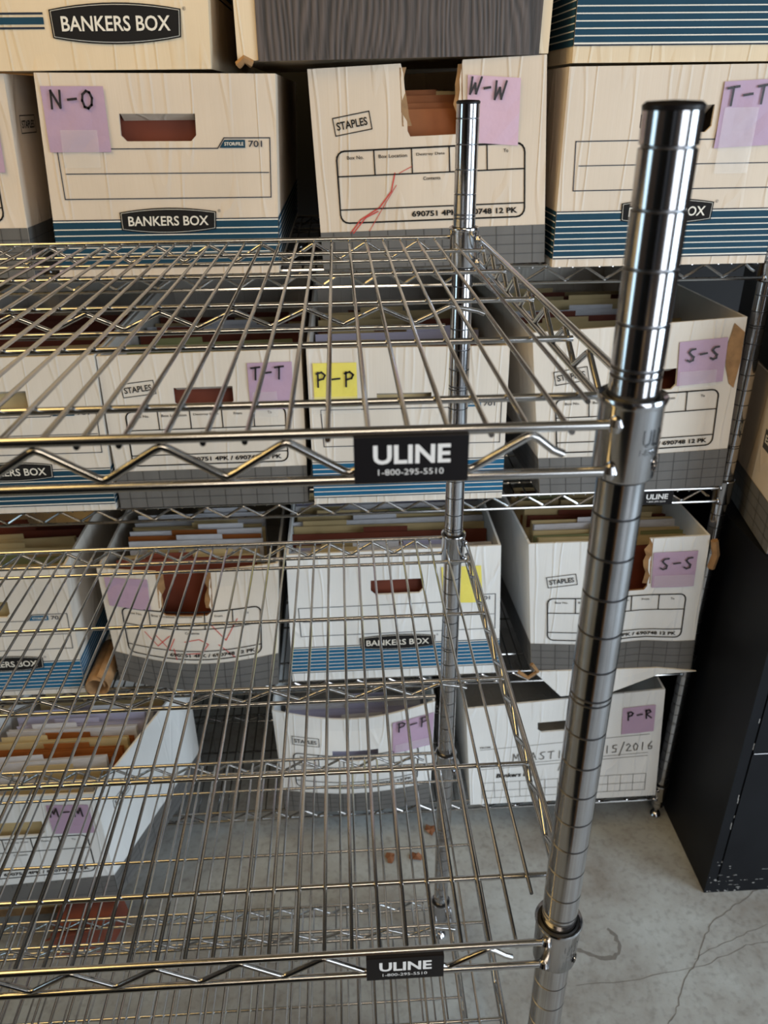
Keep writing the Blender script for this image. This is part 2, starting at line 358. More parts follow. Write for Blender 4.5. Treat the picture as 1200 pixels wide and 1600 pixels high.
        g = G(); a = [s.Sd(-1, s.dep, 0, -th)*1, s.Sd(1, s.dep, 0, -th), s.Sd(1, s.dep, s.h, -th), s.Sd(-1, s.dep, s.h, -th)]
        a[0] = s.Sd(-1, s.dep, 0, 0); a[3] = s.Sd(-1, s.dep, s.h, 0); a[1] = s.Sd(1, s.dep, 0, 0); a[2] = s.Sd(1, s.dep, s.h, 0)
        b = [p + s.D*th for p in a]; g.hexa([a[0], a[1], b[1], b[0], a[3], a[2], b[2], b[3]], s.board); g.build('back_panel', s.root)
        g = G(); q = [s.F(0.1, 0.0) + s.D*0.2, s.F(s.w-.1, 0.0) + s.D*0.2, s.F(s.w-.1, 0.0) + s.D*s.dep, s.F(.1, 0.0)+s.D*s.dep]
        g.hexa(q + [p + Vector((0, 0, .15)) for p in q], s.board); g.build('bottom_panel', s.root)
        if side_band:
            k, hb, g = side_band[0], side_band[1], s.band
            for side in (-1, 1):
                for i in range(4):
                    g.quad(s.Sd(side, s.dep*i/4, side_band[2], .03), s.Sd(side, s.dep*(i+1)/4, side_band[2], .03), s.Sd(side, s.dep*(i+1)/4, hb, .03), s.Sd(side, s.dep*i/4, hb, .03), k)
                if k == 'grey':
                    for q in range(1, 4): g.quad(*[s.Sd(side, t, hb*q/4+dv, .045) for t, dv in ((0, 0), (s.dep, 0), (s.dep, .05), (0, .05))], 'grid')
                    for q in range(1, 24, 2): g.quad(*[s.Sd(side, t, v, .045) for t, v in ((q, 0), (q+.05, 0), (q+.05, hb), (q, hb))], 'grid')
                else:
                    v = side_band[2]+.3
                    while v < hb-.1:
                        g.quad(*[s.Sd(side, t, v+dv, .045) for t, dv in ((0, 0), (s.dep, 0), (s.dep, .055), (0, .055))], 'whiteink'); v += .33
        for nm, g in (('printed_band', s.band), ('printed_form', s.ink), ('printed_badge', s.logo), ('printed_mark', s.mark)):
            if g.f: g.build(nm, s.root)
    # --- prints
    def blue_style(s, cx=None, lw=5.2, v0=2.9, lh=1.35, bv=(0.45, 3.0), ink='blue', form=True, tagtext=True, badge=True, hole=None):
        w = s.w; cx = cx or w/2; g = s.band
        s.rect(g, 0, bv[0], w, bv[1], ink, .03); s.rect(g, 0, bv[1]-.06, w, bv[1], 'navy', .045); s.rect(g, 0, bv[1]-.13, w, bv[1]-.06, 'whiteink', .045)
        s.rect(g, 0, bv[0], w, bv[0]+.07, 'navy', .045); s.rect(g, 0, bv[0]+.07, w, bv[0]+.15, 'whiteink', .045)
        v = bv[0]+.42
        while v < bv[1]-.3: s.rect(g, 0, v, w, v+.055, 'whiteink', .045); v += .32
        if badge: s.badge(cx, v0, lw, lh)
        if form:
            g = s.ink; a, b = .7, w-.35; t = 6.05; sx = w-3.1
            s.line(g, [(a, 6.5), (a+.1, 4.05), (b, 4.05), (b, 7.0), (sx+.35, 7.0), (sx, 6.5), (a, 6.5)], .05, 'navy')
            s.line(g, [(a+.3, 5.3), (b-.1, 5.3)], .045, 'navy')
            if tagtext:
                s.poly(g, [(sx+.1, 6.52), (sx+1.45, 6.52), (sx+1.45, 6.91), (sx+.36, 6.91)], ink, .04)
                s.text(g, 'STOR/FILE', sx+.36, 6.63, 1.0, .17, 'whiteink', .06)
                s.text(g, '701', sx+1.62, 6.55, .72, .32, 'navy', .05, bold=.01)
    def badge(s, cx, cy, lw, lh, f=None, g=None):
        g = g or s.logo; f = f or s.F; N = 10
        def shape(k, e, off):
            pts = []
            hw = lw/2-e; hh = lh/2-e
            top = [(-hw+2*hw*i/N, hh*(0.68+0.32*(1-(2*i/N-1)**2))) for i in range(N+1)]
            pts = [(x, y) for x, y in top]; bot = [(x*.985, -y) for x, y in reversed(top)]
            P = pts+bot; L = len(pts)
            vs = [f(cx+x, cy+y, off) for x, y in P]
            g.add(vs, [(i, 2*L-1-i, 2*L-2-i, i+1) for i in range(L-1)], k)
        shape('black', 0, .06); shape('whiteink', .07, .07); shape('black', .095, .08)
        s.text(g, 'BANKERS BOX', cx-lw*.415, cy-lh*.185, lw*.83, lh*.37, 'whiteink', .10, bold=.015, f=f)
        s.text(g, '®', cx+lw*.5+.08, cy+lh*.3, .16, .16, 'navy', .05, bold=0, f=f)
    def grey_style(s, bv=2.6, fs=.5, bm=7.5, brand=True, rotb=.13, form=True, hole=None, fw=(1.2, None), contents=True):
        w = s.w; g = s.band; s.rect(g, 0, 0, w, bv, 'grey', .03)
        for q in range(1, 4): s.rect(g, 0, bv*q/4, w, bv*q/4+.045, 'grid', .045)
        x = .7
        while x < w: s.rect(g, x, 0, x+.045, bv, 'grid', .045, n=1); x += 1.02
        g = s.ink
        if brand: s.brand_mark(1.25, bm, 2.0, .85, rotb)
        if form:
            a, b = 1.2, w-1.15; t, m, l, q = 6.1+fs, 4.85+fs, 3.15+fs, 2.45+fs; r = .45; W_ = .085
            cn = lambda cx, cy, a0: [(cx+r*math.cos(a0+i*math.pi/8), cy+r*math.sin(a0+i*math.pi/8)) for i in range(5)]
            pts = cn(a+r, t-r, math.pi/2)[::1]+[(a, q+r)]+cn(a+r, q+r, math.pi)[0:]+cn(b-r, q+r, 1.5*math.pi)+cn(b-r, t-r, 0)+[(a+r, t)]
            s.line(g, pts, W_, 'black'); s.line(g, [(a, m), (b, m)], W_*.8, 'black'); s.line(g, [(a, l), (b, l)], W_*.8, 'black')
            n = 5; heads = ['Box No.', 'Box Location', 'Destroy Date', 'From', 'To']
            for i in range(1, n): x = a+(b-a)*i/n; s.line(g, [(x, m), (x, t)], W_*.8, 'black')
            for i, hd in enumerate(heads): tw = .13*len(hd); x = a+(b-a)*(i+.5)/n; s.text(g, hd, x-tw/2, t-.42, tw, .17, 'black', .04, bold=.01)
            s.text(g, 'Contents', (a+b)/2-.45, m-.35, .95, .17, 'black', .04, bold=.01)
            s.text(g, '690751 4PK / 690748 12 PK', b-6.3, q+.2, 5.9, .3, 'black', .04, bold=.03)
    def brand_mark(s, U, V, w, h, rot, f=None, g=None):
        g = g or s.mark; f = f or s.F; c, sn = math.cos(rot), math.sin(rot)
        R_ = lambda x, y: (U+x*c-y*sn, V+x*sn+y*c)
        s.line(g, [R_(0, 0), R_(w, 0), R_(w, h), R_(0, h), R_(0, 0)], .05, 'black', .03, f=f)
        s.text(g, "STAPLES", *R_(w*.07, h*.27), w*.84, h*.46, 'black', .04, rot, .02, f=f)
    def note(s, U0, V0, U1, V1, k, txt, h, tx=None, rot=0.0, adv=.95, skew=0.0, tape=None, slant=0.0):
        g = G(); n = 4; m = 4
        rnd = random.Random(int(U0*100)+int(V0*10)); P = {}
        for i in range(n+1):
            for j in range(m+1):
                u = i/n; v = j/m; U = U0+(U1-U0)*u+skew*v; V = V0+(V1-V0)*v+math.tan(rot)*(U1-U0)*u
                P[i, j] = s.F(U, V, .05+rnd.uniform(0, .05))
        for i in range(n):
            for j in range(m): g.quad(P[i, j], P[i+1, j], P[i+1, j+1], P[i, j+1], k)
        o = g.build('paper_note', s.root); o['label'] = {'purple': 'purple', 'pink': 'pink-lilac', 'yellow': 'yellow'}[k]+' paper note taped on the box'
        if txt:
            g = G(); tx = tx or (U0+.3+skew, V1-h-.25); s.hand(g, txt, tx[0], tx[1], h, off=.16, rot=rot, adv=adv, slant=slant); g.build('handwriting', o)
        if tape:
            g = G()
            for (a, b, c, d) in tape: s.rect(g, a, b, c, d, 'tape', .15, n=1)
            g.build('clear_tape', s.root)

# folders
FM = {}
def folder_mesh(kind, w, h):
    key = (kind, round(w, 1), round(h, 1))
    if key not in FM:
        g = G(); card, inner = kind; t = .34
        g.box((-w/2, -t/2-.03, 0), (w/2, -t/2, h), card); g.box((-w/2, t/2, 0), (w/2, t/2+.03, h*.985), card)
        for q in range(3):
            y0 = -t/2+.03+q*(t-.06)/3; g.box((-w/2+.12, y0, .1), (w/2-.15, y0+.06, h-.25-.12*q), inner)
        x = random.uniform(-w/2+.3, w/2-4)
        g.box((x, t/2, h*.985), (x+3.3, t/2+.03, h*.985+.42), card)
        o = g.build('file_folder', origin=(0, 0, 0)); FM[key] = o.data; bpy.data.objects.remove(o)
    return FM[key]
KD = {'manila': ('manila', 'paper', 'manila'), 'white': ('paper', 'paper', 'white'), 'red': ('redbrown', 'manila', 'red-brown'),
      'orange': ('orange', 'paper', 'orange-brown'), 'green': ('green', 'paper', 'olive green'), 'lilac': ('lilac', 'paper', 'pale lilac')}
ORD = ['frontmost', 'second', 'third', 'fourth', 'fifth', 'sixth', 'seventh', 'eighth', 'ninth', 'tenth', 'eleventh', 'twelfth', 'thirteenth', 'fourteenth', 'fifteenth', 'sixteenth', 'seventeenth', 'eighteenth']
def folders(box, kinds, where, y0=.6, dy=.62, h=8.8, lean=0.05, wd=None, seed=1):
    rnd = random.Random(seed); w = wd or box.w-1.0
    for i, kd in enumerate(kinds):
        c, inn, nm = KD[kd]; hh = h+rnd.choice([-.5, 0, .15, .35])
        o = bpy.data.objects.new('file_folder', folder_mesh((c, inn), w, hh)); COL.objects.link(o)
        base = (box.c[0]+box.c[1])/2 + box.D*(y0+i*dy) + Vector((rnd.uniform(-.2, .2), 0, .2))
        o.location = W(base); o.rotation_euler = (-lean+rnd.uniform(-.015, .015), rnd.uniform(-.02, .02), rnd.uniform(-.02, .02))
        tag(o, nm+' file folder, '+ORD[i]+(' from the front' if i else '')+' in the '+where, 'folder', 'file folders in the '+where)

def offset(p, d): return (p[0]+d[0], p[1]+d[1], p[2]+d[2])

# ================================================================== setting
def struct(o): o['kind'] = 'structure'; return o
g = G(); g.box((-110, -110, -35.6), (110, 70, -34.6), 'concrete'); floor = struct(g.build('floor'))
g = G(); g.box((-110, 70, -34.6), (110, 72, 84), 'wall'); struct(g.build('wall_back'))
g = G(); g.box((-112, -110, -34.6), (-110, 72, 84), 'walltan'); struct(g.build('wall_left'))
g = G(); g.box((-112, -110, 84), (110, 72, 86), 'ceiling'); struct(g.build('ceiling'))
g = G()
g.box((-110, -112, 56), (110, -110, 84), 'walltan'); g.box((-110, -112, -34.6), (-66, -110, 56), 'walltan'); g.box((-2, -112, -34.6), (110, -110, 56), 'walltan')
struct(g.build('wall_front'))
g = G()
g.box((110, -110, 58), (112, 72, 84), 'walltan'); g.box((110, 14, -34.6), (112, 72, 58), 'walltan'); g.box((110, -110, -34.6), (112, -66, 58), 'walltan')
struct(g.build('wall_right'))
# cracks and a rust stain in the concrete
def ribbon(pts, wd, k, name, z=-34.585, parent=None, seed=3, sub=5):
    rnd = random.Random(seed); P = []
    for a, b in zip(pts[:-1], pts[1:]):
        for i in range(sub): t = i/sub; P.append((a[0]+(b[0]-a[0])*t+rnd.uniform(-.09, .09), a[1]+(b[1]-a[1])*t+rnd.uniform(-.09, .09)))
    P.append(pts[-1]); g = G(); vs = []
    for i, p in enumerate(P):
        q = P[min(i+1, len(P)-1)]; o_ = P[max(i-1, 0)]; d = Vector((q[0]-o_[0], q[1]-o_[1], 0)).normalized(); w = wd*rnd.uniform(.5, 1.2)
        vs += [(p[0]-d.y*w/2, p[1]+d.x*w/2, z), (p[0]+d.y*w/2, p[1]-d.x*w/2, z)]
    g.add(vs, [(2*i, 2*i+1, 2*i+3, 2*i+2) for i in range(len(P)-1)], k)
    return g.build(name, parent)
ribbon([(26.5, 25.7), (24, 24.4), (22.4, 23.6), (20.8, 22.7), (19.5, 21.5), (18.4, 19.8), (16.8, 18.5), (15.8, 16.8), (14.6, 15.6), (13, 13)], .075, 'crack', 'floor_crack', parent=floor)
ribbon([(26, 21.6), (24.1, 20.9), (22, 20.6), (18.6, 19.3), (13.7, 18.7), (9.1, 18.5)], .05, 'crack', 'floor_crack', parent=floor, seed=5)
ribbon([(18.1, 19.8), (19.6, 20.5), (21.9, 21.3), (24.7, 22.2)], .04, 'crack', 'floor_crack', parent=floor, seed=6)
MT['stain'] = mat('brown_floor_stain', (0.17, 0.145, 0.125), 0.7, var=((1, 1, 1), 60, 0.8), alpha=0.45)
ribbon([(9.4, 21.3), (10, 21.1), (11.1, 20.5), (12.2, 20.3), (12.9, 20.6), (13.1, 21.2), (13, 22), (12.6, 22.6)], .32, 'stain', 'floor_stain', parent=floor, seed=8, sub=3)

# ================================================================== wire shelving
PITCH = 2.377
def zigzag(p0, axis, n, ztop, zbot, start, pitch, r, g, k='wire', tail=(.55, -.42), n_side=8, ends=None):
    """bent wire with peaks at start, start-pitch ... along axis 0 (x) or 1 (y)"""
    pts = []
    def P(a, z): return (a, p0, z) if axis == 0 else (p0, a, z)
    s0 = start
    if tail: pts += [P(s0+tail[0]+.12, ztop+tail[1]), P(s0+tail[0]-.1, ztop+tail[1]+.1)]
    for i in range(n):
        a = s0-i*pitch; e = .12
        if i > 0 or tail: pts.append(P(a+e, ztop-.05))
        pts.append(P(a, ztop)); pts.append(P(a-e, ztop-.05))
        b = a-pitch/2
        pts += [P(b+e, zbot+.05), P(b, zbot), P(b-e, zbot+.05)]
    g.tube(pts, r, k, n_side)
def shelving(label, X, Y, L, D, levels, top, ground, plates, detail=True, zz_off=-2.06, plate_x=-5.6, group=None):
    root = empty('shelving_unit', (X-L/2, Y+D/2, ground)); tag(root, label, 'shelf', group)
    bot = ground+1.15
    for (px, py) in ((X, Y), (X, Y+D), (X-L, Y), (X-L, Y+D)):
        g = G(); r = .5; prof = [(r*.9, bot, 'chrome'), (r, bot+.04, 'chrome')]
        z = top-.6
        zs = []
        k = 0
        while z > bot+.3:
            zs.append(z)
            if (k-4) % 8 == 0: zs.append(z-.16) if False else zs.append(z+.15)
            z -= 1; k += 1
        for z in sorted(zs):
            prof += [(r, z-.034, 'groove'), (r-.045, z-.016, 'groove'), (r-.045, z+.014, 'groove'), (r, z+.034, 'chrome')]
        prof += [(r, top-.02, 'plastic')]
        g.lathe((px, py, 0), prof, 40 if detail else 20)
        post = g.build('post', root)
        g = G(); g.lathe((px, py, 0), [(r+.005, top-.05, 'plastic'), (r+.02, top+.03, 'plastic'), (r*.9, top+.09, 'plastic'), (.001, top+.11, 'plastic')], 32); g.build('post_cap', post)
        g = G(); g.lathe((px, py, 0), [(.001, ground, 'chrome'), (.42, ground, 'chrome'), (.46, ground+.12, 'chrome'), (.3, ground+.4, 'chrome'), (.16, ground+.45, 'chrome'), (.16, bot+.1, 'chrome')], 20); g.build('levelling_foot', post)
    sup = [2.0, 6.7, 11.55, 16.35, 21.15]
    for li, zt in enumerate(levels):
        zb = zt-1.0; yf = Y-.4; yr = Y+D+.4; xr = X+.68; xl = X-L-.68
        sh = empty('wire_shelf', (X-L/2, Y+D/2, zb), root)
        g = G(); rr = .105
        for yy in (yf, yr):
            for z in (zt, zb): g.tube([(X-L+.5, yy, z), (X-.42, yy, z)], rr, 'wire', 14 if detail else 8)
        for xx in (xr, xl):
            for z in (zt, zb): g.tube([(xx, Y+.45, z), (xx, Y+D-.45, z)], rr, 'wire', 14 if detail else 8)
        # the upper wire of the side trusses has a twin just inside
        g.build('rim_wire', sh)
        nz = int((L-2)/PITCH)
        for yy in (yf, yr):
            g = G(); zigzag(yy, 0, nz, zt-.17, zb+.15, X+zz_off, PITCH, .085, g, n_side=10 if detail else 6); g.build('zigzag_wire', sh)
        for xx in (xr-.02, xl+.02):
            g = G(); zigzag(xx, 1, 9, zt-.17, zb+.15, Y+D-1.2, PITCH, .085, g, n_side=10 if detail else 6); g.build('zigzag_wire', sh)
        # mid-depth stiffening truss
        g = G(); zigzag(Y+sup[2], 0, nz, zt-.40, zb+.07, X+zz_off, PITCH, .08, g, n_side=10 if detail else 6, tail=(1.0, -.3)); g.build('zigzag_wire', sh)
        g = G(); g.tube([(X-L+2.2, Y+sup[2], zb-.07), (X-2.25, Y+sup[2], zb-.07)], .09, 'wire', 12); g.build('truss_wire', sh)
        for y in sup:
            g = G(); g.tube([(xl, Y+y, zt-.25), (xr, Y+y, zt-.25)], .088, 'wire', 12 if detail else 6); g.build('support_wire', sh)
        # deck wires
        wm = {}
        nw = int((L-1.5)/(PITCH/3)); xs = [X+zz_off+2*PITCH/3-PITCH/3*i for i in range(nw+1)]
        if detail:
            g = G(); g.tube([(0, 0, 0), (0, D+.86, 0)], .06, 'wire', 8); me = g.build('deck_wire', sh, origin=(0, 0, 0)); proto = me
            g = G(); g.tube([(0, 0, 0), (0, D-2.05, 0)], .06, 'wire', 8); short = g.build('deck_wire', sh, origin=(0, 0, 0))
            first = True; po = sh['_o']
            for i, x in enumerate(xs):
                src = short if i == 0 else proto
                y0 = Y+1.25 if i == 0 else Y-.44
                o = src if (i == 0 or i == 1) else src.copy()
                if i > 1: COL.objects.link(o); o.parent = sh
                o.location = ((x-po[0])*S, (y0-po[1])*S, (zt-.12-po[2])*S)
        else:
            g = G()
            for x in xs: g.tube([(x, Y-.44, zt-.12), (x, Y+D+.4, zt-.12)], .06, 'wire', 5)
            o = g.build('deck_wire_field', sh); o['kind'] = 'stuff'
        for (px, py, sx, sy) in ((X, Y, -1, -1), (X, Y+D, -1, 1), (X-L, Y, 1, -1), (X-L, Y+D, 1, 1)):
            g = G()
            g.lathe((px, py, zt), [(.515, .46, 'rubber'), (.56, .47, 'rubber'), (.585, .44, 'collar'), (.665, .50, 'collar'), (.69, .44, 'collar'), (.665, .36, 'collar'), (.64, .3, 'collar'), (.625, -1.18, 'collar'), (.60, -1.22, 'collar'), (.54, -1.22, 'rubber'), (.52, -1.26, 'rubber'), (.50, -1.3, 'rubber')], 40)
            for z in (0, -1.0):
                for (wx, wy) in ((px+sx*.42, py+sy*.42), (px-sx*.60, py-sy*.38)):
                    vs = [(.13, -.0, 'collar')]
                    g.lathe((wx, wy, zt+z), [(.001, -.19, 'collar'), (.12, -.14, 'collar'), (.18, 0, 'collar'), (.12, .14, 'collar'), (.001, .19, 'collar')], 12)
            if detail and (px, py) == (X, Y):   # embossed lettering round the front face of the collar
                def emb(txt, a0, a1, z0, z1, rad=.632):
                    vs, fs = text2d(txt, .0); out = []
                    for x, y in vs:
                        a = math.radians(a0+(a1-a0)*x); out.append((px+rad*math.cos(a), py+rad*math.sin(a), zt+z0+(z1-z0)*y))
                    n0 = len(g.v); g.add(out, fs, 'chrome')
                emb('ULINE', -82, -5, -.42, -.08, .645); emb('1-800-295-5510', -84, 0, -.62, -.48, .645)
                g.tube([(px+.64*math.cos(math.radians(-38+12*math.cos(t/12*2*math.pi))), py+.64*math.sin(math.radians(-38+12*math.cos(t/12*2*math.pi))), zt-.88+.15*math.sin(t/12*2*math.pi)) for t in range(13)], .015, 'chrome', 5)
                emb('N', -44, -32, -.96, -.80, .645)
            g.build('corner_collar', sh)
        if plates[li] is not None:
            px0 = plates[li]; g = G(); w, h = 2.22, .98; y1 = yf-.12; y0 = y1-.08
            z0 = zb-.0; z1 = z0+h-.02
            g.box((px0, y0, z0), (px0+w, yf+.12, z1), 'plastic')
            vs, fs = text2d('ULINE', .03); g.add([(px0+.37+x*1.5, y0-.01, z0+.40+y*.40) for x, y in vs], fs, 'white')
            vs, fs = text2d('1-800-295-5510', .0); g.add([(px0+.46+x*1.28, y0-.01, z0+.17+y*.125) for x, y in vs], fs, 'white')
            g.build('name_plate', sh)
    return root
shelving('empty chrome wire shelving unit standing in front, nearest the viewer', 0, 0, 48, 22.93, [15.1, -.77, -16.75, -31.2], 20.6, -34.6, [-5.53, -5.62, None, None],
         group=None)
shelving('chrome wire shelving unit at the back loaded with file boxes', 20.0, 32.9, 60, 22.93, [12.06, -2.9, -17.86, -31.35], 20.6, -34.6, [None, 14.1, None, None], detail=False, zz_off=-1.76)

# ================================================================== boxes on the back unit
H = (4.05, 6.85, 7.95, 8.15)
# --- top shelf
b = Box('white file box marked N-O with black oval badge, on the top shelf', (-21.26, 31.5, 12.15), (-9.12, 31.5, 12.15), (-20.63, 31.5, 22.12), (-8.62, 31.5, 21.97))
b.blue_style(cx=6.2); b.note(.35, 6.35, 3.5, 9.4, 'purple', 'N-O', .78, tx=(.75, 8.4), adv=1.0, skew=-.1, tape=[(1.0, 5.6, 2.9, 7.4)])
b.build(hole=H, side_band=('blue', 3.0, .45), seed=1); folders(b, ['red', 'red', 'manila', 'red', 'manila', 'manila'], 'box marked N-O', h=8.6, seed=1)
b = Box('torn white file box marked W-W with its handle hole ripped open, behind the rear post', (-6.62, 32.2, 12.15), (6.0, 31.6, 12.4), (-7.01, 32.2, 22.17), (5.28, 31.6, 22.7))
b.grey_style(bv=2.0, fs=0, bm=6.85); b.note(8.3, 6.25, 11.1, 9.35, 'pink', '', 1, rot=-.10, skew=.15)
nt_ = G(); b.hand(nt_, 'W', 8.5, 8.5, .72, wd=.11, off=.16, rot=-.05, slant=.2); b.hand(nt_, '-', 9.25, 8.4, .6, wd=.11, off=.16); b.hand(nt_, 'W', 9.8, 8.2, .78, wd=.11, off=.16, rot=-.05, slant=.15); nt_.build('handwriting', b.root)
sc = G(); b.line(sc, [(1.5, 1.7), (2.3, 2.6), (3.4, 3.2), (4.1, 4.0), (4.35, 4.9)], .07, 'red'); b.line(sc, [(2.7, 1.9), (3.6, 3.2), (4.4, 4.3)], .035, 'red'); b.line(sc, [(1.6, 1.65), (2.6, 2.7), (3.3, 3.0)], .06, 'red'); b.line(sc, [(4.6, 4.9), (5.3, 5.2)], .035, 'red'); sc.build('crayon_scribble', b.root)
b.build(hole=(5.0, 6.65, 8.05, 99), torn=True, side_band=('grey', 2.0, 0), seed=2)
folders(b, ['orange', 'orange', 'manila', 'orange', 'manila'], 'box marked W-W', y0=.9, h=8.3, seed=2)
b = Box('white file box marked T-T on the top shelf, behind the front post', (6.38, 31.3, 12.15), (18.78, 31.3, 12.15), (6.42, 31.3, 22.14), (18.82, 31.3, 22.2))
b.blue_style(tagtext=False); b.note(8.25, 6.05, 11.6, 9.2, 'purple', 'T-T', .85, tx=(8.5, 8.1), rot=.04, tape=[(8.45, 4.8, 10.3, 8.0)])
b.build(hole=H, side_band=('blue', 3.0, .45), seed=3)
b = Box('white file box half cut off by the left edge, on the top shelf', (-35.1, 31.8, 12.15), (-22.75, 31.8, 12.15), (-34.6, 31.8, 22.1), (-22.23, 31.8, 22.1))
b.grey_style(); b.note(8.6, 5.4, 11.7, 8.6, 'purple', '', 1)
b.brand_mark(1.3, 7.2, 2.3, .85, 0.0, f=lambda T, V, off: b.Sd(1, T, V, off)); b.build(hole=H, side_band=('grey', 2.6, 0), seed=4)
# --- stacked on top of them
b = Box('large cream file box with big black badge, stacked above the N-O box', (-27.3, 31.5, 22.2), (-11.82, 31.5, 22.2), (-27.1, 31.5, 32.5), (-11.2, 31.5, 32.5), board='board_cream')
b.badge(11.0, 1.98, 6.3, 1.75); g = b.band
for off_, hh, k in ((1.62, .09, 'navy'), (1.82, .3, 'blue'), (2.23, .09, 'navy')): b.rect(g, 0, off_+.15, 7.55, off_+.15+hh, k)
for v, hh, k in ((3.3, .09, 'navy'), (3.6, .3, 'blue'), (4.1, .09, 'navy')): g.quad(*[b.Sd(1, t, vv, .03) for t, vv in ((.6, v), (10, v), (10, v+hh), (.6, v+hh))], k)
b.build(seed=5)
b = Box('cream box with a dark grey woodgrain front, leaning above the torn box', (-10.48, 31.7, 22.55), (5.35, 31.7, 22.75), (-10.4, 31.7, 32.8), (5.6, 31.7, 33.0), depth=20, board='board_cream')
g = G(); W0, W1 = 1.05, b.w-.5
vs = [b.F(W0, -.05, .12), b.F(W1, -.05, .12), b.F(W1, 10.2, .12), b.F(W0, 10.2, .12)]; back_ = [p+Vector((0, .12, 0)) for p in vs]
g.hexa([vs[0], vs[1], back_[1], back_[0], vs[3], vs[2], back_[2], back_[3]], 'wood'); g.build('woodgrain_panel', b.root)
b.build(seed=6)
g = G(); g.tube([(-10.45, 31.45, 22.35), (-10.1, 31.3, 22.6), (-9.75, 31.45, 22.4)], .2, 'kraft', 6); g.build('torn_corner', b.root)
b = Box('blue-striped file box with tan lower edge, stacked above the T-T box', (6.56, 31.4, 22.3), (18.9, 31.4, 22.3), (6.56, 31.4, 32.4), (18.9, 31.4, 32.4), board='board_cream')
b.blue_style(bv=(.75, 6.2), form=False, badge=False); b.badge(8.8, 4.0, 7.0, 2.0)
b.build(side_band=('blue', 6.2, .75), seed=7)

# --- second shelf
b = Box('white blue-banded file box cut off by the left edge, on the second shelf', (-33.0, 32, -2.72), (-20.76, 32, -2.72), (-32.8, 32, 7.5), (-20.4, 32, 7.54), board='board_mid')
b.blue_style(ink='blue'); b.build(hole=H, side_band=('blue', 3.0, .45), seed=8); folders(b, ['manila', 'red', 'manila', 'manila', 'red', 'white', 'manila', 'red', 'red'], 'leftmost box of the second shelf', h=8.6, dy=1.75, seed=8)
b = Box('white file box with purple T-T note on the second shelf', (-20.5, 32.2, -2.72), (-8.31, 32.2, -2.72), (-20.33, 32.2, 7.4), (-8.2, 32.2, 7.54), board='board_mid')
b.grey_style(rotb=.1); b.note(8.9, 6.45, 11.6, 9.4, 'purple', 'T-T', .75, tx=(9.15, 8.4), tape=[(9.1, 6.0, 10.6, 7.6)])
b.build(hole=(4.3, 6.75, 7.9, 8.0), side_band=('grey', 2.6, 0), seed=9); folders(b, ['red', 'red', 'manila', 'green', 'manila', 'red', 'white', 'red', 'manila', 'red'], 'box with purple T-T note', h=8.6, dy=1.75, seed=9)
b = Box('white blue-striped file box with yellow P-P note on the second shelf', (-7.88, 31.8, -2.72), (4.48, 31.8, -2.72), (-7.88, 31.8, 7.65), (4.38, 31.8, 7.52), board='board_mid')
b.blue_style(ink='bright_blue'); b.note(.35, 6.75, 3.0, 9.5, 'yellow', 'P-P', .9, tx=(.55, 8.05), tape=[(.2, 6.3, 3.2, 7.4)])
b.build(hole=(4.2, 6.9, 7.6, 7.5), side_band=('bright_blue', 3.0, .45), seed=10); folders(b, ['manila', 'manila', 'red', 'manila', 'lilac', 'manila', 'red', 'manila', 'manila', 'red'], 'box with yellow P-P note', h=8.6, dy=1.75, seed=10)
b = Box('white file box marked S-S with torn right corner on the second shelf', (7.04, 32.0, -2.6), (19.55, 32.3, -2.6), (5.73, 32.0, 8.21), (18.97, 32.3, 8.79), ddir=(-.05, 1, 0), bulge=.25, board='board_mid')
b.grey_style(); b.note(8.6, 7.0, 11.5, 9.7, 'purple', 'S-S', .75, tx=(9.1, 8.5), rot=.03, tape=[(8.7, 6.9, 11.0, 7.9)])
b.build(hole=(4.8, 6.8, 8.6, 8.1), side_band=('grey', 2.6, 0), seed=11)
g = G(); g.add([b.F(u-.72, v, .05) for u, v in ((12.3, 8.0), (12.65, 6.9), (13.0, 6.6), (13.2, 8.2), (13.2, 10.0), (12.5, 10.6), (12.2, 9.1))], [tuple(range(7))], 'kraft'); g.build('torn_corner', b.root)
folders(b, ['red', 'red', 'manila', 'green', 'manila', 'red', 'white', 'manila', 'red', 'manila', 'red', 'manila'], 'upper box marked S-S', y0=1.6, h=9.0, dy=1.7, seed=11)

# --- third shelf
b = Box('white blue-banded file box cut off by the left edge, on the third shelf', (-37.6, 32, -17.66), (-25.45, 32, -17.66), (-37.1, 32, -6.9), (-24.92, 32, -6.86), board='board_mid')
b.blue_style(ink='bright_blue', cx=7.0); b.build(hole=H, side_band=('bright_blue', 3.0, .45), seed=12)
folders(b, ['manila', 'white', 'lilac', 'manila', 'green', 'white', 'manila', 'red', 'manila', 'white', 'red', 'manila', 'red', 'red'], 'leftmost box of the third shelf', h=9.2, seed=12)
b = Box('bulging torn white file box scribbled in red, on the third shelf', (-22.9, 32.4, -16.9), (-11.32, 31.8, -17.5), (-23.0, 32.5, -7.42), (-10.6, 31.8, -7.13), bulge=1.0, board='board_mid', wave=lambda u, v: -.35*math.sin(math.pi*u)*(1-v)-.25*math.sin(math.pi*u)*v)
b.grey_style(brand=False); b.note(.4, 6.6, 3.2, 8.9, 'purple', '', .8)
sc = G()
for pts in ([(2.6, 4.9), (3.4, 3.9), (4.3, 4.8)], [(3.3, 4.8), (4.2, 3.7), (4.6, 4.6)], [(5.3, 4.4), (6.3, 4.6), (6.9, 4.2), (6.4, 3.5), (5.2, 3.4)], [(7.2, 5.6), (8.1, 4.4), (8.9, 5.9)], [(7.6, 4.1), (8.6, 3.0)], [(4.5, 3.8), (4.6, 2.9)]): b.line(sc, pts, .06, 'red')
sc.build('crayon_scribble', b.root)
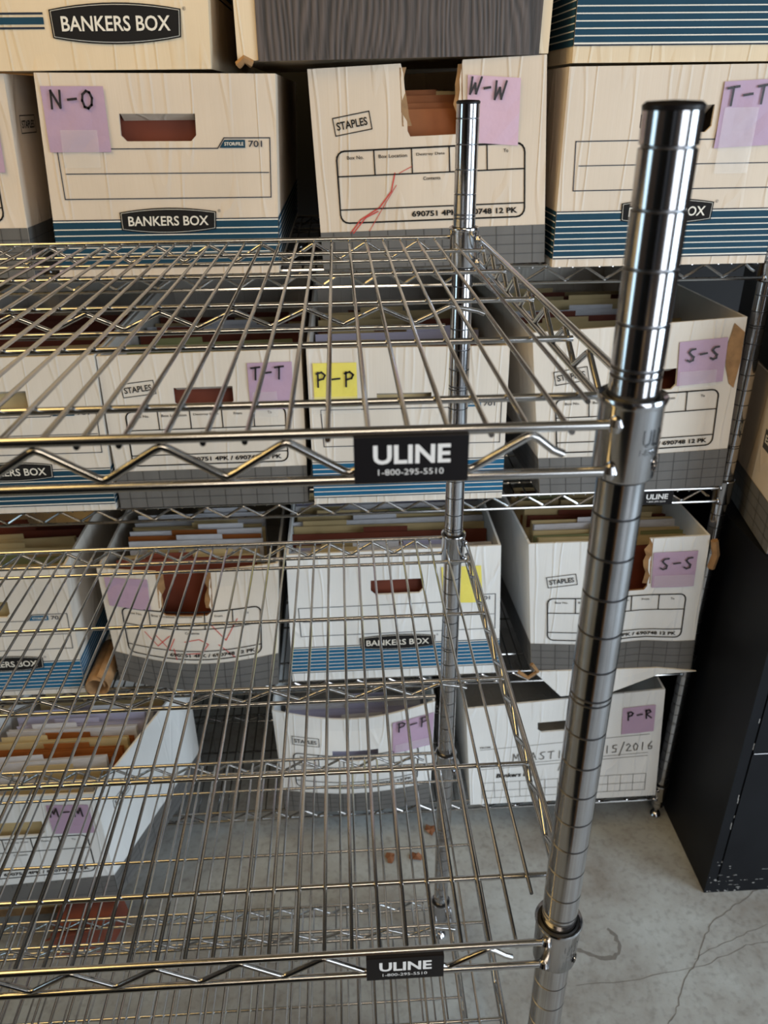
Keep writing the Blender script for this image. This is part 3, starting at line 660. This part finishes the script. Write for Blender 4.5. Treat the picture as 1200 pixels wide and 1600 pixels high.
b.build(hole=(3.9, 6.3, 7.2, 99), torn=True, side_band=('grey', 2.6, 0), seed=13)
folders(b, ['red', 'manila', 'white', 'manila', 'white', 'orange', 'white', 'manila', 'manila', 'white', 'white', 'manila'], 'box scribbled in red', y0=1.2, h=9.4, wd=9.6, seed=13)
b = Box('wide white blue-banded file box with yellow note at its right, on the third shelf', (-10.3, 32.2, -17.66), (5.2, 32.2, -17.66), (-10.05, 32.2, -6.77), (4.74, 32.2, -6.6), board='board_cool')
b.blue_style(ink='bright_blue', cx=7.9, lw=5.6, bv=(.75, 3.1), v0=3.25); b.note(11.3, 6.4, 14.2, 9.4, 'yellow', '', 1, skew=-.15)
b.build(hole=(6.0, 7.35, 9.8, 8.55), side_band=('bright_blue', 3.0, .75), seed=14)
folders(b, ['red', 'manila', 'white', 'lilac', 'manila', 'manila', 'red', 'manila', 'manila', 'white', 'manila', 'green', 'manila', 'white', 'lilac', 'manila', 'manila', 'green'], 'wide box with yellow note', h=9.5)
b = Box('white file box marked S-S with crushed lower edge on the third shelf', (7.61, 32.0, -17.5), (19.6, 31.4, -17.5), (6.6, 32.0, -6.46), (19.0, 31.4, -5.93), ddir=(-.04, 1, 0), bulge=.35, wave=lambda u, v: .38*(1-v)*math.exp(-((u-.66)/.16)**2), board='board_cool')
b.grey_style(); b.note(8.3, 7.2, 11.3, 10.0, 'purple', 'S-S', .85, tx=(8.8, 8.7), tape=[(8.4, 7.3, 11.2, 8.2)])
b.build(hole=(4.9, 7.0, 8.1, 99), torn=True, side_band=('grey', 2.6, 0), seed=15)
g = G(); F_ = [(7.74, 31.6, -17.3), (9.87, 31.3, -19.5), (13.82, 31.2, -19.2), (17.18, 31.2, -17.7), (20.0, 31.2, -17.6), (16.94, 31.2, -17.1)]
g.add(F_+[offset(q, (0, .15, 0)) for q in F_], [(0, 1, 2, 3, 4, 5), (11, 10, 9, 8, 7, 6)]+[(i, i+6, (i+1) % 6+6, (i+1) % 6) for i in range(6)], 'board_cool'); g.build('loose_bottom_flap', b.root)
g = G(); g.tube([(19.2, 31.1, -6.2), (19.5, 31.1, -7.3), (19.35, 31.1, -8.4)], .26, 'kraft', 6); g.build('torn_corner', b.root)
g = G(); g.tube([(6.5, 31.6, -17.2), (7.2, 31.2, -17.5), (7.9, 31.3, -17.0), (7.4, 31.3, -16.3)], .16, 'kraft', 6); g.build('torn_corner', b.root)
folders(b, ['red', 'manila', 'manila', 'green', 'manila', 'white', 'manila', 'manila', 'red', 'manila', 'orange', 'manila', 'manila', 'green', 'manila', 'red', 'manila'], 'lower box marked S-S', y0=1.3, h=9.6, seed=15)

# --- bottom shelf
b = Box('small sagging white file box with purple P-P note, on the bottom shelf', (-11.75, 32.3, -31.1), (.2, 32.3, -31.1), (-12.06, 32.3, -20.5), (.45, 32.3, -20.3), bulge=.8, wave=lambda u, v: -1.1*math.sin(math.pi*u)*v**2, board='board_cool', depth=15)
b.grey_style(bv=2.3, rotb=.0); b.note(8.8, 6.4, 11.9, 9.6, 'purple', 'P-P', .9, tx=(9.2, 8.6), tape=[(9.0, 6.6, 11.8, 7.3)])
b.build(hole=(4.2, 6.0, 7.7, 7.1), side_band=('grey', 2.3, 0), seed=16); folders(b, ['lilac', 'white', 'lilac', 'lilac', 'white', 'lilac'], 'box with purple P-P note', h=7.6, seed=16)
b = Box('wide white file box marked P-R with handwriting, on the bottom shelf', (3.53, 31.8, -31.1), (19.1, 31.8, -31.1), (2.77, 31.8, -20.78), (18.17, 31.8, -19.7), board='board_cool')
g = b.ink
for v in (6.0, 4.2, 3.9): b.line(g, [(1.0, v), (14.6, v+.3)], .04, 'grey')
b.line(g, [(1.0, .7), (14.6, .7), (14.6, 2.4), (1.0, 2.4), (1.0, .7)], .04, 'grey'); b.line(g, [(1.0, 1.5), (14.6, 1.5)], .04, 'grey')
for i in range(1, 13): b.line(g, [(1+i*1.045, .7), (1+i*1.045, 2.4)], .035, 'grey')
b.text(g, 'Bankers Box', 2.2, 2.9, 3.3, .45, 'black', bold=.03, shear=.2); b.text(g, 'FROM', 1.0, 6.15, .8, .2, 'grey'); b.text(g, 'TO', 1.0, 4.4, .5, .2, 'grey')
hw = G(); b.hand(hw, 'M ASTIK A'.replace('I', '1'), 3.6, 4.6, .75, 'pencil', .07, .06); b.hand(hw, '2015/2016', 9.9, 4.7, .72, 'pencil', .07, .06, adv=.8, rot=.03); b.hand(hw, 'A-', 7.3, 3.3, .75, 'pencil', .07, .06, adv=1.2); hw.build('handwriting', b.root)
b.note(12.3, 6.5, 14.9, 9.0, 'purple', 'P-R', .75, tx=(12.7, 7.9), rot=.03)
b.build(hole=(5.6, 7.3, 9.2, 8.3), seed=17)
# --- crushed box sticking out at the lower left
b = Box('crushed white file box marked M-M full of papers, lower left', (-35.4, 24.2, -31.0), (-23.5, 25.0, -31.0), (-35.6, 25.2, -20.6), (-23.5, 25.0, -20.6), depth=12.5, ddir=(.36, 1, 0), board='board_cool')
b.grey_style(bv=2.3); b.note(8.6, 6.9, 11.4, 9.6, 'purple', 'M-M', .8, tx=(8.8, 8.6), adv=1.0, rot=-.03)
b.brand_mark(1.5, 7.4, 2.0, .8, 0.0, f=lambda T, V, off: b.Sd(1, T, V, off))
b.build(hole=(4.3, 6.8, 8.0, 8.1), side_band=('grey', 2.3, 0), seed=18)
folders(b, ['manila', 'white', 'white', 'manila', 'white', 'orange', 'orange', 'manila', 'orange', 'white', 'lilac', 'lilac', 'white', 'lilac', 'manila'], 'box marked M-M', y0=.9, h=9.6, wd=9.6, dy=.72, seed=18)
# what it stands on
g = G(); g.hexa([(-36, 26.4, -34.6), (-26, 26.6, -34.6), (-22.6, 36, -34.6), (-33, 38, -34.6), (-36, 26.4, -31.15), (-26, 26.6, -31.15), (-22.6, 36, -31.15), (-33, 38, -31.15)], 'kraft')
g.box((-35, 26.2, -33.4), (-26.5, 26.42, -32.4), 'manila'); tag(g.build('flat_carton'), 'flat brown carton under the M-M box', 'carton')
g = G(); g.hexa([(-28.2, 22.8, -34.6), (-24.3, 23.2, -34.6), (-23.6, 26.2, -34.6), (-28.2, 26, -34.6), (-28.2, 23.1, -32.4), (-24.5, 23.4, -32.2), (-23.9, 26.2, -32.3), (-28.2, 26, -32.4)], 'brick')
g.hexa([(-28.0, 22.9, -32.4), (-24.8, 23.4, -32.2), (-24.7, 23.5, -32.2), (-28.0, 23.1, -32.4), (-28.3, 22.3, -31.9), (-25.0, 22.9, -31.8), (-24.9, 23.0, -31.8), (-28.3, 22.4, -31.9)], 'brick')
tag(g.build('small_carton'), 'small brick-red carton with raised flap on the floor, lower left', 'carton')
# rolled kraft board between the two left boxes of the third shelf
g = G(); pts = [(math.cos(a)*(.55+.05*a), math.sin(a)*(.55+.05*a)) for a in [i*.45 for i in range(18)]]
vs = []
for y in (31.2, 36):
    for x, z in pts: vs.append((-24.3+x, y, -16.6+z))
n = len(pts); g.add(vs, [(i, i+1, n+i+1, n+i) for i in range(n-1)], 'kraft', True)
for i in range(n-1): pass
o = g.build('board_roll'); o.modifiers.new('thick', 'SOLIDIFY').thickness = .08*S
tag(o, 'rolled brown cardboard wedged between two boxes on the third shelf', 'cardboard')

# ================================================================== right side: cabinet and its load
cx0, cx1, cy0, cy1, cz0, cz1 = 21.05, 36.05, 25.1, 51, -34.6, -5.6
root = empty('filing_cabinet', ((cx0+cx1)/2, (cy0+cy1)/2, cz0)); tag(root, 'black steel two-drawer filing cabinet with scuffed base, standing beside the loaded shelves', 'cabinet')
g = G(); g.box((cx0, cy0+.25, cz0), (cx1, cy1, cz1), 'cabinet'); g.box((cx0, cy0, cz0), (cx0+.75, cy0+.25, cz1), 'cabinet'); g.box((cx1-.75, cy0, cz0), (cx1, cy0+.25, cz1), 'cabinet')
g.box((cx0+.75, cy0, cz0), (cx1-.75, cy0+.25, cz0+1.3), 'cabinet'); g.box((cx0+.75, cy0, cz1-1), (cx1-.75, cy0+.25, cz1), 'cabinet'); g.build('body', root)
for z0, z1 in ((cz0+1.38, -20.1), (-19.9, cz1-1.08)):
    g = G(); g.box((cx0+.83, cy0-.06, z0), (cx1-.83, cy0+.24, z1), 'cabinet'); d = g.build('drawer', root)
    zc = z0+(z1-z0)*.62; g = G(); g.box(((cx0+cx1)/2-1.9, cy0-.55, zc), ((cx0+cx1)/2+1.9, cy0-.06, zc+.12), 'cabhandle'); g.box(((cx0+cx1)/2-1.9, cy0-.55, zc), ((cx0+cx1)/2+1.9, cy0-.47, zc+.7), 'cabhandle'); g.build('handle', d)
    g = G(); g.box(((cx0+cx1)/2-1.5, cy0-.12, zc+1.5), ((cx0+cx1)/2+1.5, cy0-.05, zc+2.9), 'cabhandle'); g.build('label_holder', d)
g = G(); g.tube([(cx0+.9, cy0-.07, -20.0), (cx1-.9, cy0-.07, -20.0)], .045, 'cabhandle', 6); g.build('drawer_lip', root)
g = G(); rnd = random.Random(4)
for i in range(46):
    x = cx0+.05+rnd.random()**2*6.5; z = cz0+.1+rnd.random()**1.6*3.4; w = rnd.uniform(.03, .28); h = rnd.uniform(.02, .09)
    pts = [(x+w*math.cos(a)*rnd.uniform(.5, 1), cy0-.012 if (x < cx0+.75 or z < cz0+1.3) else cy0-.072, z+h*math.sin(a)*rnd.uniform(.4, 1)) for a in [k*math.pi/3 for k in range(6)]]
    if x-w < cx0+.02: continue
    g.add(pts, [tuple(range(6))], 'scuff')
for i in range(9):
    x = cx0+.72+rnd.uniform(-.06, .06); z = cz0+rnd.uniform(1, 26); g.box((x, cy0-.01, z), (x+.05, cy0, z+rnd.uniform(.15, .6)), 'scuff')
for i in range(26):
    x = cx0+rnd.uniform(.1, 9); g.box((x, cy0-.012, cz0+1.26), (x+rnd.uniform(.08, .4), cy0, cz0+1.30), 'scuff')
o = g.build('paint_scuffs', root); o['kind'] = 'stuff'
b = Box('white file box with dark name plate on top of the filing cabinet', (21.15, 28.0, -5.5), (33.2, 26.2, -5.5), (21.0, 28.0, 4.7), (33.1, 26.2, 4.7), depth=15, ddir=(.16, 1, 0))
b.grey_style()
sf = lambda T, V, off: b.Sd(-1, T, V, off)
g = b.logo; g.quad(sf(.2, 5.7, .05), sf(.2, 7.0, .05), sf(4.2, 7.0, .05), sf(4.2, 5.7, .05), 'grid')
vs, fs = text2d('Easy Fold', .02); g.add([sf(3.9-3.4*x, 6.0+.7*y, .08) for x, y in vs], fs, 'whiteink')
b.build(hole=H, side_band=('grey', 3.0, 0), seed=19)
g = G(); g.hexa([(20.9, 27.8, 4.8), (33.2, 26.0, 4.8), (35.8, 41, 4.8), (23.6, 42.6, 4.8), (20.9, 27.8, 9.6), (33.2, 26.0, 9.6), (35.8, 41, 9.6), (23.6, 42.6, 9.6)], 'darkbox')
g.hexa([(20.8, 27.7, 9.0), (33.3, 25.9, 9.0), (35.9, 41.1, 9.0), (23.5, 42.7, 9.0), (20.8, 27.7, 9.9), (33.3, 25.9, 9.9), (35.9, 41.1, 9.9), (23.5, 42.7, 9.9)], 'darkbox')
tag(g.build('lidded_box'), 'black lidded box stacked at the right edge above the cabinet', 'box')

# unseen stand-ins for the viewer, added to reflect dark and brown stripes in chrome
def dark_cabinet_stand_in(x0, y0, x1, y1, z1, label):
    root = empty('dark_cabinet_stand_in', ((x0+x1)/2, (y0+y1)/2, -34.6)); tag(root, label, 'cabinet')
    g = G(); g.box((x0, y0, -34.6), (x1, y1-.3, z1), 'cabinet'); g.build('body', root)
    xm = (x0+x1)/2
    for a, b_, hx in ((x0+.3, xm-.06, xm-.9), (xm+.06, x1-.3, xm+.9)):
        g = G(); g.box((a, y1-.3, -33.4), (b_, y1, z1-.6), 'cabinet'); d = g.build('door', root)
        g = G(); g.tube([(hx, y1, -2), (hx, y1+.9, -1.6), (hx, y1+.9, 3.6), (hx, y1, 4)], .16, 'cabhandle', 8); g.build('handle', d)
dark_cabinet_stand_in(-34, -52, -8.5, -30, 30, 'added black cabinet shape behind the viewer, for dark stripes in the chrome')
root = empty('carton', (-4.5, -40, -34.6)); tag(root, 'added tall brown carton shape behind the viewer, for a brown stripe in the chrome', 'carton')  # added out of view, only to reflect brown in the front post
g = G(); g.box((-8, -48, -34.6), (-2.5, -32, 8), 'kraft'); g.build('body', root)
g = G(); g.box((-6.2, -32, 5), (-4.4, -31.95, 8), 'manila'); g.box((-6.2, -47, 8), (-4.4, -32, 8.05), 'manila'); g.build('packing_tape', root)

# ================================================================== litter on the floor
for i, (x, y) in enumerate(((.3, 32.3), (-3.26, 29.8), (-1.14, 29.8))):
    g = G(); rnd = random.Random(i+20); n = 9; c = (x, y, -34.35); ring = []
    for k in range(n):
        a = 2*math.pi*k/n; r = rnd.uniform(.28, .62); ring.append((x+r*math.cos(a), y+r*math.sin(a), -34.58+rnd.uniform(0, .35)))
    g.add([c]+ring, [(0, 1+k, 1+(k+1) % n) for k in range(n)], 'leaf'); o = g.build('dead_leaf')
    o.modifiers.new('thick', 'SOLIDIFY').thickness = .03*S
    tag(o, ['curled brown leaf on the floor nearest the bottom shelf', 'curled brown leaf on the floor, the left of the front pair', 'small brown leaf on the floor, the right of the front pair'][i], 'leaf')
for o in list(bpy.data.objects):
    if '_o' in o.keys(): del o['_o']
